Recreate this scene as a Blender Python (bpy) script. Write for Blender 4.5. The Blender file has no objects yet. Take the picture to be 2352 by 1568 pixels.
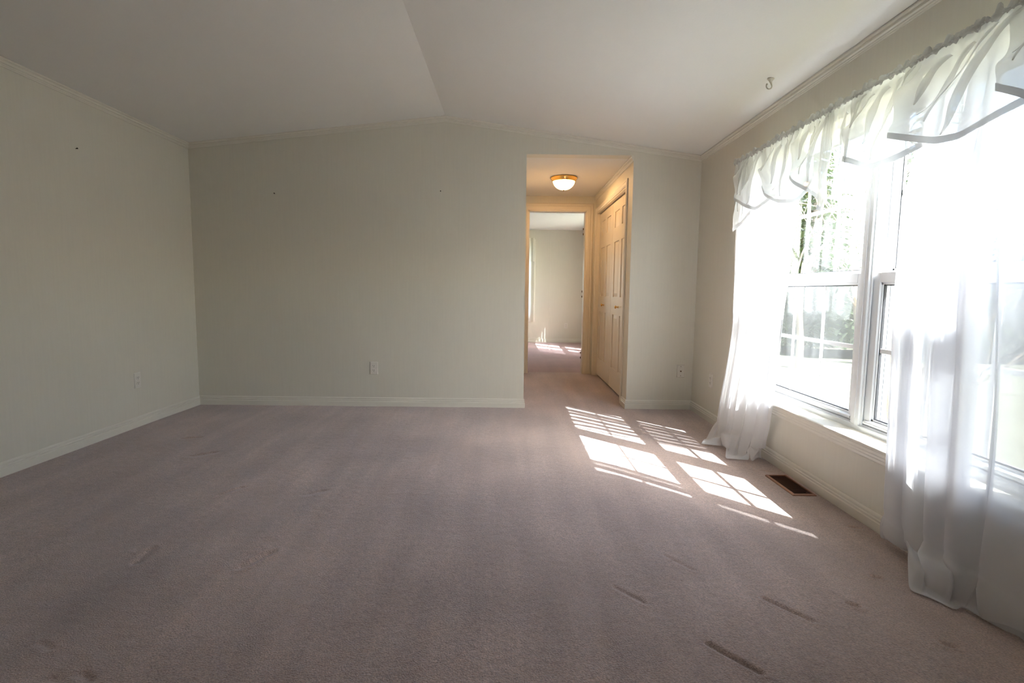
import bpy, bmesh, math, random
import numpy as np
from mathutils import Vector, Matrix

SC = bpy.context.scene
COL = SC.collection

# ------------------------------------------------------------------ camera, light, exposure
CAM_H = 1.0357
F_PX, YAW, PITCH, ROLL = 1208.255, -0.0047, -0.0959, 0.0113
cd = bpy.data.cameras.new('camera')
cam = bpy.data.objects.new('camera', cd)
COL.objects.link(cam)
_f = Vector((-math.sin(YAW) * math.cos(PITCH), math.cos(YAW) * math.cos(PITCH), math.sin(PITCH)))
_r0 = Vector((math.cos(YAW), math.sin(YAW), 0))
_u0 = _r0.cross(_f)
_r = math.cos(ROLL) * _r0 + math.sin(ROLL) * _u0
_u = -math.sin(ROLL) * _r0 + math.cos(ROLL) * _u0
cam.matrix_world = Matrix(((_r.x, _u.x, -_f.x, 0), (_r.y, _u.y, -_f.y, 0), (_r.z, _u.z, -_f.z, CAM_H), (0, 0, 0, 1)))
cd.sensor_width = 36.0
cd.lens = 36.0 * F_PX / 2352.0
cd.clip_start = 0.05
cd.clip_end = 300
SC.camera = cam

SUN_M, SUN_S = 1.03, 1.45            # light travels (-1, +SUN_M, -SUN_S)
sun_dir = Vector((-1, SUN_M, -SUN_S)).normalized()
sl = bpy.data.lights.new('sun', 'SUN')
sl.energy = 36.0
sl.angle = math.radians(0.42)
sl.color = (0.955, 0.985, 1.0)
sun = bpy.data.objects.new('sun', sl)
COL.objects.link(sun)
sun.rotation_euler = (-sun_dir).to_track_quat('Z', 'Y').to_euler()
sun.location = (12, -12, 18)

wd = bpy.data.worlds.new('sky_world')
SC.world = wd
wd.use_nodes = True
_nt = wd.node_tree
_nt.nodes.clear()
_sky = _nt.nodes.new('ShaderNodeTexSky')
_sky.sky_type = 'NISHITA'
_sky.sun_disc = False
_sky.sun_elevation = math.atan2(SUN_S, math.hypot(1, SUN_M))
_sky.sun_rotation = math.atan2(1.0, -SUN_M)
_sky.dust_density = 2.5
_sky.air_density = 1.0
_bg = _nt.nodes.new('ShaderNodeBackground')
_bg.inputs['Strength'].default_value = 1.3
_wo = _nt.nodes.new('ShaderNodeOutputWorld')
_nt.links.new(_sky.outputs['Color'], _bg.inputs['Color'])
_nt.links.new(_bg.outputs['Background'], _wo.inputs['Surface'])

SC.view_settings.view_transform = 'Standard'
SC.view_settings.look = 'None'
SC.view_settings.gamma = 1.0
SC.view_settings.use_curve_mapping = False
SC.view_settings.exposure = 1.15
cy = SC.cycles
cy.max_bounces = 14
cy.diffuse_bounces = 6
cy.glossy_bounces = 4
cy.transmission_bounces = 8
cy.transparent_max_bounces = 32
cy.caustics_reflective = False
cy.caustics_refractive = False
cy.sample_clamp_indirect = 12.0
cy.use_light_tree = False

# ------------------------------------------------------------------ room measures (metres)
XL, XR, D = -2.757, 1.630, 4.628
EL, ER, RZ = 2.254, 2.200, 2.503
RX = (XL + XR) / 2
OXL, OXR, OZ = 0.130, 1.047, 2.200       # hallway opening in the back wall
WT = 0.12                                 # partition thickness
YB = -1.7                                 # wall behind the camera
HY = 6.60                                 # hall end wall
FY = 10.67                                # far wall of the bedroom
WTX = 0.19                                # outside wall thickness
WY0, WY1, WZ0, WZ1 = 1.49, 3.59, 0.378, 1.90   # window opening
rnd = random.Random(7)

# ------------------------------------------------------------------ materials
def mat(name, color, rough=0.5, spec=0.5, metal=0.0):
    m = bpy.data.materials.new(name)
    m.use_nodes = True
    b = m.node_tree.nodes['Principled BSDF']
    b.inputs['Base Color'].default_value = (*color, 1)
    b.inputs['Roughness'].default_value = rough
    b.inputs['Specular IOR Level'].default_value = spec
    b.inputs['Metallic'].default_value = metal
    return m

def nd(m, t):
    return m.node_tree.nodes.new(t)

def lk(m, a, b):
    m.node_tree.links.new(a, b)

def noisy(name, color, rough, spec, scale=8.0, amount=0.06, bump=0.0, bscale=60.0, metal=0.0):
    m = mat(name, color, rough, spec, metal)
    b = m.node_tree.nodes['Principled BSDF']
    tc = nd(m, 'ShaderNodeNewGeometry')
    n = nd(m, 'ShaderNodeTexNoise')
    n.inputs['Scale'].default_value = scale
    n.inputs['Detail'].default_value = 4
    lk(m, tc.outputs['Position'], n.inputs['Vector'])
    r = nd(m, 'ShaderNodeMapRange')
    r.inputs['To Min'].default_value = 1 - amount
    r.inputs['To Max'].default_value = 1 + amount
    lk(m, n.outputs['Fac'], r.inputs['Value'])
    mx = nd(m, 'ShaderNodeVectorMath')
    mx.operation = 'SCALE'
    mx.inputs[0].default_value = color
    lk(m, r.outputs['Result'], mx.inputs['Scale'])
    lk(m, mx.outputs['Vector'], b.inputs['Base Color'])
    if bump:
        n2 = nd(m, 'ShaderNodeTexNoise')
        n2.inputs['Scale'].default_value = bscale
        n2.inputs['Detail'].default_value = 3
        lk(m, tc.outputs['Position'], n2.inputs['Vector'])
        bp = nd(m, 'ShaderNodeBump')
        bp.inputs['Strength'].default_value = bump
        bp.inputs['Distance'].default_value = 0.004
        lk(m, n2.outputs['Fac'], bp.inputs['Height'])
        lk(m, bp.outputs['Normal'], b.inputs['Normal'])
    return m

def wall_material():
    m = mat('cream_wallpaper', (0.695, 0.67, 0.59), 0.55, 0.25)
    b = m.node_tree.nodes['Principled BSDF']
    g = nd(m, 'ShaderNodeNewGeometry')
    sx = nd(m, 'ShaderNodeSeparateXYZ')
    lk(m, g.outputs['Position'], sx.inputs[0])
    ad = nd(m, 'ShaderNodeMath'); ad.operation = 'ADD'
    lk(m, sx.outputs['X'], ad.inputs[0]); lk(m, sx.outputs['Y'], ad.inputs[1])
    zs = nd(m, 'ShaderNodeMath'); zs.operation = 'MULTIPLY'; zs.inputs[1].default_value = 0.05
    lk(m, sx.outputs['Z'], zs.inputs[0])
    cb = nd(m, 'ShaderNodeCombineXYZ')
    lk(m, ad.outputs[0], cb.inputs['X']); lk(m, zs.outputs[0], cb.inputs['Z'])
    n = nd(m, 'ShaderNodeTexNoise')
    n.inputs['Scale'].default_value = 70.0
    n.inputs['Detail'].default_value = 2
    lk(m, cb.outputs[0], n.inputs['Vector'])
    r = nd(m, 'ShaderNodeMapRange')
    r.inputs['From Min'].default_value = 0.3; r.inputs['From Max'].default_value = 0.7
    r.inputs['To Min'].default_value = 0.984; r.inputs['To Max'].default_value = 1.013
    lk(m, n.outputs['Fac'], r.inputs['Value'])
    mx = nd(m, 'ShaderNodeVectorMath'); mx.operation = 'SCALE'
    mx.inputs[0].default_value = (0.695, 0.67, 0.59)
    lk(m, r.outputs['Result'], mx.inputs['Scale'])
    lk(m, mx.outputs['Vector'], b.inputs['Base Color'])
    bp = nd(m, 'ShaderNodeBump')
    bp.inputs['Strength'].default_value = 0.05
    bp.inputs['Distance'].default_value = 0.002
    lk(m, n.outputs['Fac'], bp.inputs['Height'])
    lk(m, bp.outputs['Normal'], b.inputs['Normal'])
    return m

def carpet_material(name, base):
    m = mat(name, base, 0.95, 0.05)
    b = m.node_tree.nodes['Principled BSDF']
    b.inputs['Sheen Weight'].default_value = 0.65
    b.inputs['Sheen Roughness'].default_value = 0.4
    b.inputs['Sheen Tint'].default_value = (0.86, 0.89, 1.0, 1)
    g = nd(m, 'ShaderNodeNewGeometry')
    def noise(scale, detail, vec=None, rough=0.5):
        n = nd(m, 'ShaderNodeTexNoise')
        n.inputs['Scale'].default_value = scale
        n.inputs['Detail'].default_value = detail
        n.inputs['Roughness'].default_value = rough
        lk(m, vec or g.outputs['Position'], n.inputs['Vector'])
        return n.outputs['Fac']
    def rng(v, lo, hi, a=0.3, c=0.7):
        r = nd(m, 'ShaderNodeMapRange')
        r.inputs['From Min'].default_value = a; r.inputs['From Max'].default_value = c
        r.inputs['To Min'].default_value = lo; r.inputs['To Max'].default_value = hi
        lk(m, v, r.inputs['Value'])
        return r.outputs['Result']
    def mul(a, c):
        x = nd(m, 'ShaderNodeMath'); x.operation = 'MULTIPLY'
        lk(m, a, x.inputs[0]); lk(m, c, x.inputs[1])
        return x.outputs[0]
    # vacuum strokes: long streaks along the room, and broad patches where the pile lies over
    mp = nd(m, 'ShaderNodeMapping')
    mp.inputs['Scale'].default_value = (9.0, 0.9, 1.0)
    mp.inputs['Rotation'].default_value = (0, 0, 0.10)
    lk(m, g.outputs['Position'], mp.inputs['Vector'])
    streak = rng(noise(1.0, 3, mp.outputs['Vector']), 0.89, 1.10)
    patch = rng(noise(1.3, 2), 0.86, 1.13, 0.36, 0.64)
    tuft = rng(noise(190.0, 2), 0.74, 1.26)
    tuft2 = rng(noise(45.0, 3), 0.93, 1.07)
    k = mul(mul(streak, patch), mul(tuft, tuft2))
    mx = nd(m, 'ShaderNodeVectorMath'); mx.operation = 'SCALE'
    mx.inputs[0].default_value = base
    lk(m, k, mx.inputs['Scale'])
    lk(m, mx.outputs['Vector'], b.inputs['Base Color'])
    bp = nd(m, 'ShaderNodeBump')
    bp.inputs['Strength'].default_value = 0.9
    bp.inputs['Distance'].default_value = 0.006
    lk(m, noise(210.0, 3, None, 0.6), bp.inputs['Height'])
    bp2 = nd(m, 'ShaderNodeBump')
    bp2.inputs['Strength'].default_value = 0.35
    bp2.inputs['Distance'].default_value = 0.012
    lk(m, noise(22.0, 2), bp2.inputs['Height'])
    lk(m, bp.outputs['Normal'], bp2.inputs['Normal'])
    lk(m, bp2.outputs['Normal'], b.inputs['Normal'])
    return m

def sheer_material(name, clear, color=(0.90, 0.90, 0.92), trans=0.6):
    m = bpy.data.materials.new(name)
    m.use_nodes = True
    nt = m.node_tree
    nt.nodes.clear()
    o = nt.nodes.new('ShaderNodeOutputMaterial')
    d = nt.nodes.new('ShaderNodeBsdfDiffuse'); d.inputs['Color'].default_value = (*color, 1)
    t = nt.nodes.new('ShaderNodeBsdfTranslucent'); t.inputs['Color'].default_value = (*color, 1)
    a = nt.nodes.new('ShaderNodeMixShader'); a.inputs[0].default_value = trans
    p = nt.nodes.new('ShaderNodeBsdfTransparent')
    x = nt.nodes.new('ShaderNodeMixShader')
    x.inputs[0].default_value = clear
    nt.links.new(d.outputs[0], a.inputs[1]); nt.links.new(t.outputs[0], a.inputs[2])
    nt.links.new(a.outputs[0], x.inputs[1]); nt.links.new(p.outputs[0], x.inputs[2])
    nt.links.new(x.outputs[0], o.inputs['Surface'])
    return m

def glass_material():
    m = bpy.data.materials.new('window_glass')
    m.use_nodes = True
    nt = m.node_tree
    nt.nodes.clear()
    o = nt.nodes.new('ShaderNodeOutputMaterial')
    p = nt.nodes.new('ShaderNodeBsdfTransparent'); p.inputs['Color'].default_value = (0.96, 0.985, 0.98, 1)
    gl = nt.nodes.new('ShaderNodeBsdfGlossy'); gl.inputs['Roughness'].default_value = 0.0
    lw = nt.nodes.new('ShaderNodeLayerWeight'); lw.inputs['Blend'].default_value = 0.5
    pw = nt.nodes.new('ShaderNodeMath'); pw.operation = 'POWER'; pw.inputs[1].default_value = 5.0
    fr = nt.nodes.new('ShaderNodeMath'); fr.operation = 'MULTIPLY_ADD'; fr.inputs[1].default_value = 0.9; fr.inputs[2].default_value = 0.04
    nt.links.new(lw.outputs['Facing'], pw.inputs[0]); nt.links.new(pw.outputs[0], fr.inputs[0])
    x = nt.nodes.new('ShaderNodeMixShader')
    nt.links.new(fr.outputs[0], x.inputs[0])
    nt.links.new(p.outputs[0], x.inputs[1]); nt.links.new(gl.outputs[0], x.inputs[2])
    nt.links.new(x.outputs[0], o.inputs['Surface'])
    return m

def emissive(name, color, strength):
    m = bpy.data.materials.new(name)
    m.use_nodes = True
    nt = m.node_tree
    nt.nodes.clear()
    o = nt.nodes.new('ShaderNodeOutputMaterial')
    e = nt.nodes.new('ShaderNodeEmission')
    e.inputs['Color'].default_value = (*color, 1); e.inputs['Strength'].default_value = strength
    nt.links.new(e.outputs[0], o.inputs['Surface'])
    return m

M_WALL = wall_material()
M_CEIL = noisy('white_ceiling', (0.785, 0.785, 0.77), 0.7, 0.2, 3.0, 0.015, 0.12, 90.0)
M_TRIM = noisy('cream_trim', (0.74, 0.715, 0.64), 0.35, 0.45, 12.0, 0.02)
M_DOOR = noisy('cream_door_paint', (0.74, 0.68, 0.58), 0.38, 0.45, 10.0, 0.02)
M_VINYL = noisy('white_vinyl', (0.84, 0.85, 0.87), 0.32, 0.5, 10.0, 0.012)
M_CARPET = carpet_material('mauve_beige_carpet', (0.515, 0.390, 0.338))
M_CARPET2 = carpet_material('rose_carpet', (0.45, 0.27, 0.245))
M_PLATE = noisy('almond_plastic', (0.74, 0.71, 0.65), 0.3, 0.5, 20.0, 0.01)
M_DARK = noisy('dark_slot', (0.03, 0.022, 0.015), 0.6, 0.3, 20.0, 0.1)
M_BROWN = noisy('brown_register_paint', (0.17, 0.068, 0.042), 0.45, 0.4, 30.0, 0.08)
M_BRASS = noisy('polished_brass', (0.80, 0.50, 0.16), 0.16, 0.5, 20.0, 0.03, metal=1.0)
M_BRONZE = noisy('dull_bronze', (0.16, 0.09, 0.04), 0.45, 0.5, 30.0, 0.1, metal=0.8)
M_ENAMEL = noisy('cream_enamel', (0.66, 0.63, 0.56), 0.3, 0.5, 30.0, 0.02)
M_SHEER = sheer_material('white_voile', 0.25, (0.88, 0.88, 0.90), .48)
M_SHEERV = sheer_material('white_voile_light', 0.30, (0.70, 0.70, 0.69), 0.40)
M_HEM = sheer_material('white_voile_hem', 0.10, (0.60, 0.60, 0.60), 0.40)
M_DRAPE = sheer_material('cream_drape', 0.08, (0.88, 0.85, 0.77), .55)
M_GLASS = glass_material()
M_SCREEN = sheer_material('fine_grey_mesh', 0.54, (0.10, 0.10, 0.10), 0.3)
M_SEAL = noisy('dark_glazing_seal', (0.05, 0.05, 0.055), 0.6, 0.3, 20, 0.05)
M_GRASS = noisy('straw_lawn', (0.20, 0.195, 0.13), 0.95, 0.1, 1.2, 0.35, 0.5, 12.0)
M_ROAD = noisy('grey_gravel', (0.30, 0.28, 0.26), 0.9, 0.1, 3.0, 0.2, 0.4, 14.0)
M_NEEDLE = noisy('spruce_needles', (0.095, 0.125, 0.06), 0.8, 0.2, 2.5, 0.5)
M_BARK = noisy('grey_brown_bark', (0.24, 0.185, 0.14), 0.9, 0.1, 9.0, 0.35)
M_SIDING = noisy('white_siding', (0.75, 0.75, 0.73), 0.6, 0.3, 4.0, 0.03)

# ------------------------------------------------------------------ builders
def tag(o, label, cat, group=None, kind=None):
    o['label'] = label
    o['category'] = cat
    if group: o['group'] = group
    if kind: o['kind'] = kind
    return o

def empty(name, loc=(0, 0, 0), rz=0.0):
    o = bpy.data.objects.new(name, None)
    COL.objects.link(o)
    o.location = loc
    o.rotation_euler = (0, 0, rz)
    o.empty_display_size = 0.05
    return o

def obj(name, bm, m, parent=None, smooth=False):
    me = bpy.data.meshes.new(name)
    bmesh.ops.recalc_face_normals(bm, faces=bm.faces)
    bm.to_mesh(me)
    bm.free()
    if smooth:
        me.shade_smooth()
    me.materials.append(m)
    o = bpy.data.objects.new(name, me)
    COL.objects.link(o)
    if parent: o.parent = parent
    return o

def raw(name, verts, faces, m, parent=None, smooth=True):
    me = bpy.data.meshes.new(name)
    me.from_pydata(verts, [], faces)
    me.update()
    if smooth: me.shade_smooth()
    me.materials.append(m)
    o = bpy.data.objects.new(name, me)
    COL.objects.link(o)
    if parent: o.parent = parent
    return o

def BM():
    return bmesh.new()

def box(bm, x0, x1, y0, y1, z0, z1, bev=0.0):
    r = bmesh.ops.create_cube(bm, size=1.0)
    vs = r['verts']
    for v in vs:
        v.co = Vector(((x0 + x1) / 2 + v.co.x * (x1 - x0), (y0 + y1) / 2 + v.co.y * (y1 - y0), (z0 + z1) / 2 + v.co.z * (z1 - z0)))
    if bev > 0:
        es = list({e for v in vs for e in v.link_edges})
        bmesh.ops.bevel(bm, geom=es, offset=bev, segments=2, profile=0.5, affect='EDGES')
    return bm

def sweep(bm, prof, P0, P1, A, B, shear0=None, shear1=None):
    """profile (a,b) in plane A,B carried from P0 to P1; shear = per-a shift along the path (mitre)"""
    P0, P1, A, B = Vector(P0), Vector(P1), Vector(A), Vector(B)
    dr = (P1 - P0).normalized()
    rings = []
    for P, s in ((P0, shear0), (P1, shear1)):
        rings.append([bm.verts.new(P + A * a + B * b + (dr * (a * s[0] + b * s[1]) if s else Vector())) for a, b in prof])
    n = len(prof)
    for i in range(n):
        j = (i + 1) % n
        bm.faces.new((rings[0][i], rings[0][j], rings[1][j], rings[1][i]))
    bm.faces.new(rings[0][::-1])
    bm.faces.new(rings[1])
    return bm

def lathe(bm, prof, c=(0, 0, 0), seg=32):
    c = Vector(c)
    rings = []
    for r, z in prof:
        if r < 1e-6:
            rings.append([bm.verts.new(c + Vector((0, 0, z)))])
        else:
            rings.append([bm.verts.new(c + Vector((r * math.cos(2 * math.pi * i / seg), r * math.sin(2 * math.pi * i / seg), z))) for i in range(seg)])
    for a, b in zip(rings, rings[1:]):
        for i in range(seg):
            j = (i + 1) % seg
            if len(a) == 1 and len(b) == 1: continue
            if len(a) == 1: bm.faces.new((a[0], b[i], b[j]))
            elif len(b) == 1: bm.faces.new((a[i], a[j], b[0]))
            else: bm.faces.new((a[i], a[j], b[j], b[i]))
    return bm

def tube(bm, pts, rads, seg=8, cap=True):
    pts = [Vector(p) for p in pts]
    rings = []
    up = Vector((0.3, 0.2, 1)).normalized()
    for i, p in enumerate(pts):
        d = (pts[min(i + 1, len(pts) - 1)] - pts[max(i - 1, 0)]).normalized()
        s = d.cross(up)
        if s.length < 1e-3: s = d.cross(Vector((1, 0, 0)))
        s.normalize()
        t = s.cross(d).normalized()
        up = t if abs(t.dot(d)) < 0.9 else up
        r = rads[i] if isinstance(rads, (list, tuple)) else rads
        rings.append([bm.verts.new(p + (s * math.cos(2 * math.pi * k / seg) + t * math.sin(2 * math.pi * k / seg)) * r) for k in range(seg)])
    for a, b in zip(rings, rings[1:]):
        for k in range(seg):
            j = (k + 1) % seg
            bm.faces.new((a[k], a[j], b[j], b[k]))
    if cap:
        bm.faces.new(rings[0][::-1]); bm.faces.new(rings[-1])
    return bm

def grid(name, fn, nu, nv, m, parent=None):
    verts = [fn(i / nu, j / nv) for j in range(nv + 1) for i in range(nu + 1)]
    w = nu + 1
    faces = [(j * w + i, j * w + i + 1, (j + 1) * w + i + 1, (j + 1) * w + i) for j in range(nv) for i in range(nu)]
    return raw(name, verts, faces, m, parent)

def lerp(a, b, t): return a + (b - a) * t

def pl(pts, t):
    """piecewise-linear lookup, pts sorted by first entry; returns the rest as a tuple"""
    if t <= pts[0][0]: return tuple(pts[0][1:])
    for p, q in zip(pts, pts[1:]):
        if t <= q[0]:
            k = (t - p[0]) / (q[0] - p[0])
            return tuple(lerp(a, b, k) for a, b in zip(p[1:], q[1:]))
    return tuple(pts[-1][1:])

def smooth_pl(pts, t, w=0.03):
    s = [pl(pts, t + d) for d in (-w, -w / 2, 0, w / 2, w)]
    k = (1, 2, 2, 2, 1)
    return tuple(sum(a[i] * c for a, c in zip(s, k)) / 8 for i in range(len(s[0])))

# ------------------------------------------------------------------ the setting: floor
DENTS = [  # ax, ay, bx, by, half width, depth : marks pressed by furniture feet
    (-2.23, 3.57, -2.16, 3.60, .020, .014), (-1.94, 3.21, -1.88, 3.26, .028, .016),
    (-1.45, 2.568, -1.392, 2.67, .016, .016), (-1.412, 1.906, -1.419, 1.989, .016, .016),
    (-0.996, 1.887, -0.944, 1.987, .016, .020), (-1.01, 2.60, -0.96, 2.64, .022, .010),
    (0.387, 1.771, 0.467, 1.68, .008, .012), (0.632, 1.998, 0.703, 1.894, .007, .011),
    (0.884, 1.712, 0.981, 1.588, .008, .018), (0.606, 1.472, 0.704, 1.356, .009, .020),
    (1.160, 1.684, 1.176, 1.670, .009, .022), (1.358, 1.855, 1.376, 1.845, .009, .022),
    (1.312, 1.482, 1.332, 1.470, .009, .022), (1.54, 2.275, 1.565, 2.262, .014, .014),
    (-1.14, 1.33, -1.10, 1.31, .010, .012), (-1.35, 1.45, -1.31, 1.43, .010, .010),
    (-1.20, 1.31, -1.18, 1.30, .008, .008), (1.50, 3.02, 1.535, 3.0, .014, .010)]
RIDGES = [(-1.432, 1.989, -1.404, 2.627, .05, .006), (-1.0, 2.0, -0.98, 2.55, .05, .004),
          (-0.62, 3.2, -0.60, 4.4, .03, .004), (-0.95, 3.4, -0.95, 4.5, .03, .004), (-1.45, 3.3, -1.42, 4.3, .035, .004)]

def build_floor():
    xs = np.concatenate([np.linspace(XL - .05, XR + .02, 681)])
    ys = np.concatenate([np.linspace(YB - .1, 1.2, 40)[:-1], np.linspace(1.2, 3.8, 420)[:-1], np.linspace(3.8, D + .06, 50)])
    X, Y = np.meshgrid(xs, ys)
    Z = 0.0016 * np.sin(X * 2.1 + 1) * np.cos(Y * 1.7) + 0.0008 * np.sin(X * 9 + Y * 5) - 0.002
    for lst, sg in ((DENTS, -1), (RIDGES, 1)):
        for ax, ay, bx, by, w, dp in lst:
            dx, dy = bx - ax, by - ay
            L = math.hypot(dx, dy); ux, uy = dx / L, dy / L
            t = np.clip((X - ax) * ux + (Y - ay) * uy, 0, L)
            d = np.hypot(X - ax - t * ux, Y - ay - t * uy)
            if sg > 0:
                Z += dp * np.exp(-(d / w) ** 2)
            else:
                # one steep side, one side where the pile slopes back up, and a low rim
                n = -(X - ax) * uy + (Y - ay) * ux
                ww = np.where(n > 0, w * .55, w * 1.5)
                Z -= .55 * dp * np.exp(-(d / ww) ** 2)
                Z += .16 * dp * np.exp(-((d - 2.6 * w) / (0.9 * w)) ** 2) * (n < 0)
    ny, nx = X.shape
    co = np.stack([X, Y, Z], -1).reshape(-1, 3).astype(np.float32)
    i = np.arange(nx - 1); j = np.arange(ny - 1)
    I, J = np.meshgrid(i, j)
    a = (J * nx + I).ravel()
    quads = np.stack([a, a + 1, a + nx + 1, a + nx], -1)
    me = bpy.data.meshes.new('floor')
    me.vertices.add(len(co)); me.vertices.foreach_set('co', co.ravel())
    me.loops.add(quads.size); me.loops.foreach_set('vertex_index', quads.ravel().astype(np.int32))
    me.polygons.add(len(quads)); me.polygons.foreach_set('loop_start', np.arange(0, quads.size, 4, dtype=np.int32))
    me.update(calc_edges=True)
    me.validate()
    me.shade_smooth()
    me.materials.append(M_CARPET)
    o = bpy.data.objects.new('floor', me)
    COL.objects.link(o)
    tag(o, 'mauve beige wall-to-wall carpet with furniture dents in the empty room', 'carpet', kind='structure')

build_floor()
o = obj('floor_hall', box(BM(), OXL - .1, XR - .02, D + .04, HY + .10, -.06, -.002), M_CARPET)
tag(o, 'beige carpet of the short hallway under the ceiling light', 'carpet', kind='structure')
o = obj('floor_bedroom', box(BM(), XL, XR, HY + .10, FY + .05, -.06, -.002), M_CARPET2)
tag(o, 'rose pink carpet of the bedroom beyond the doorway', 'carpet', kind='structure')

# ------------------------------------------------------------------ walls and ceilings
def wall(name, bm, label, m=None):
    return tag(obj(name, bm, m or M_WALL), label, 'wall', kind='structure')

wall('wall_left', box(BM(), XL - .12, XL, YB - .1, D + .12, -.1, EL + .02), 'plain cream side wall with one outlet, opposite the window')
bm = BM()
pr = [(XL, -.1), (OXL, -.1), (OXL, OZ), (OXR, OZ), (OXR, -.1), (XR, -.1), (XR, ER + .03), (RX, RZ + .03), (XL, EL + .03)]
vs0 = [bm.verts.new((x, D, z)) for x, z in pr]
vs1 = [bm.verts.new((x, D + WT, z)) for x, z in pr]
# two-part faces so that the concave outline triangulates cleanly
for vs in (vs0, vs1):
    bm.faces.new([vs[0], vs[1], vs[2], vs[8]])
    bm.faces.new([vs[2], vs[3], vs[6], vs[7], vs[8]])
    bm.faces.new([vs[3], vs[4], vs[5], vs[6]])
for i in range(9):
    j = (i + 1) % 9
    bm.faces.new((vs0[i], vs0[j], vs1[j], vs1[i]))
wall('wall_back', bm, 'cream gable end wall with the hallway opening cut through it')
wall('wall_front', box(BM(), XL - .12, XR + .19, YB - .1, YB, -.1, RZ + .1), 'cream end wall of the room facing the hallway opening')

def holed_right_wall(bm, ya, yb, h0, h1, top):
    x0, x1 = XR, XR + WTX
    box(bm, x0, x1, ya, h0, -.6, top)
    box(bm, x0, x1, h1, yb, -.6, top)
    box(bm, x0, x1, h0, h1, -.6, WZ0 - .02)
    box(bm, x0, x1, h0, h1, WZ1, top)
    return bm
wall('wall_right', holed_right_wall(BM(), YB - .1, D + WT, WY0, WY1, ER + .1), 'cream outside wall around the big curtained window')
SH = 6.19
wall('wall_bedroom_right', holed_right_wall(BM(), D + WT, FY + .12, WY0 + SH, WY1 + SH, ER + .2), 'outside wall of the bedroom with its sunny window')
bm = BM()
FWX0, FWX1, FWZ0, FWZ1 = -0.75, 0.40, 0.55, 1.98
box(bm, XL, FWX0, FY, FY + .12, -.1, 2.3); box(bm, FWX1, XR, FY, FY + .12, -.1, 2.3)
box(bm, FWX0, FWX1, FY, FY + .12, -.1, FWZ0); box(bm, FWX0, FWX1, FY, FY + .12, FWZ1, 2.3)
wall('wall_bedroom_back', bm, 'cream panelled far wall of the bedroom seen through the doorway')
wall('wall_bedroom_left', box(BM(), XL - .12, XL, HY, FY + .12, -.1, 2.35), 'side wall of the bedroom hidden left of the doorway')
# hall end wall with doorway
DX0, DX1, DZ = 0.216, 0.935, 2.030
bm = BM()
box(bm, XL, DX0, HY, HY + WT, -.1, 2.35); box(bm, DX1, XR, HY, HY + WT, -.1, 2.35); box(bm, DX0, DX1, HY, HY + WT, DZ, 2.35)
wall('wall_hall_back', bm, 'warm lit end wall of the hallway around the bedroom doorway')
wall('wall_hall_left', box(BM(), OXL - .1, OXL, D + WT, HY, -.1, 2.35), 'hallway side wall facing the closet doors')
# closet wall with opening
CY0, CY1, CZ = 4.865, 6.500, 1.990
bm = BM()
box(bm, OXR, OXR + .10, D + WT, CY0, -.1, 2.35); box(bm, OXR, OXR + .10, CY1, HY, -.1, 2.35); box(bm, OXR, OXR + .10, CY0, CY1, CZ, 2.35)
wall('wall_hall_right', bm, 'warm lit hallway wall around the closet doors')

bm = BM()
pr = [(XL - .12, EL - .12 * (RZ - EL) / (RX - XL)), (RX, RZ), (XR + .19, ER - .19 * (RZ - ER) / (XR - RX))]
lo0 = [bm.verts.new((x, YB - .1, z)) for x, z in pr]; lo1 = [bm.verts.new((x, D + .01, z)) for x, z in pr]
hi0 = [bm.verts.new((x, YB - .1, z + .12)) for x, z in pr]; hi1 = [bm.verts.new((x, D + .12, z + .12)) for x, z in pr]
for k in range(2):
    bm.faces.new((lo0[k], lo0[k + 1], lo1[k + 1], lo1[k])); bm.faces.new((hi0[k], hi1[k], hi1[k + 1], hi0[k + 1]))
    bm.faces.new((lo0[k], hi0[k], hi0[k + 1], lo0[k + 1])); bm.faces.new((lo1[k], lo1[k + 1], hi1[k + 1], hi1[k]))
bm.faces.new((lo0[0], lo1[0], hi1[0], hi0[0])); bm.faces.new((lo0[2], hi0[2], hi1[2], lo1[2]))
tag(obj('ceiling', bm, M_CEIL), 'white vaulted ceiling with a low ridge down the middle', 'ceiling', kind='structure')
tag(obj('ceiling_hall', box(BM(), OXL - .1, XR, D + WT - .001, HY + .01, OZ, OZ + .12), M_CEIL), 'flat hallway ceiling around the brass light', 'ceiling', kind='structure')
tag(obj('ceiling_bedroom', box(BM(), XL - .1, XR + .19, HY + .0, FY + .12, 2.255, 2.36), M_CEIL), 'white bedroom ceiling glimpsed above the doorway view', 'ceiling', kind='structure')
bm = BM()
box(bm, XL - .6, XR + .62, YB - .5, FY + .5, 2.66, 2.76)
tag(obj('roof', bm, M_SIDING), 'roof of the house above the ceilings', 'roof', kind='structure')

# ------------------------------------------------------------------ baseboards, crown, casings
BASE = [(0, 0), (.013, 0), (.013, .043), (.009, .047), (.009, .0515), (.0115, .054), (.0115, .058), (.007, .061), (.007, .0655), (.0085, .068), (.0085, .074), (.004, .081), (0, .081)]
CROWN = [(0, 0), (.022, 0), (.022, .008), (.014, .014), (.014, .019), (.017, .021), (.017, .027), (.009, .031), (.009, .036), (.005, .040), (.005, .045), (0, .047)]

def base_run(name, P0, P1, out, label, m0=0, m1=0):
    bm = sweep(BM(), BASE, P0, P1, out, (0, 0, 1), (m0, 0), (m1, 0))
    return tag(obj(name, bm, M_TRIM), label, 'baseboard', kind='structure')

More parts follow.
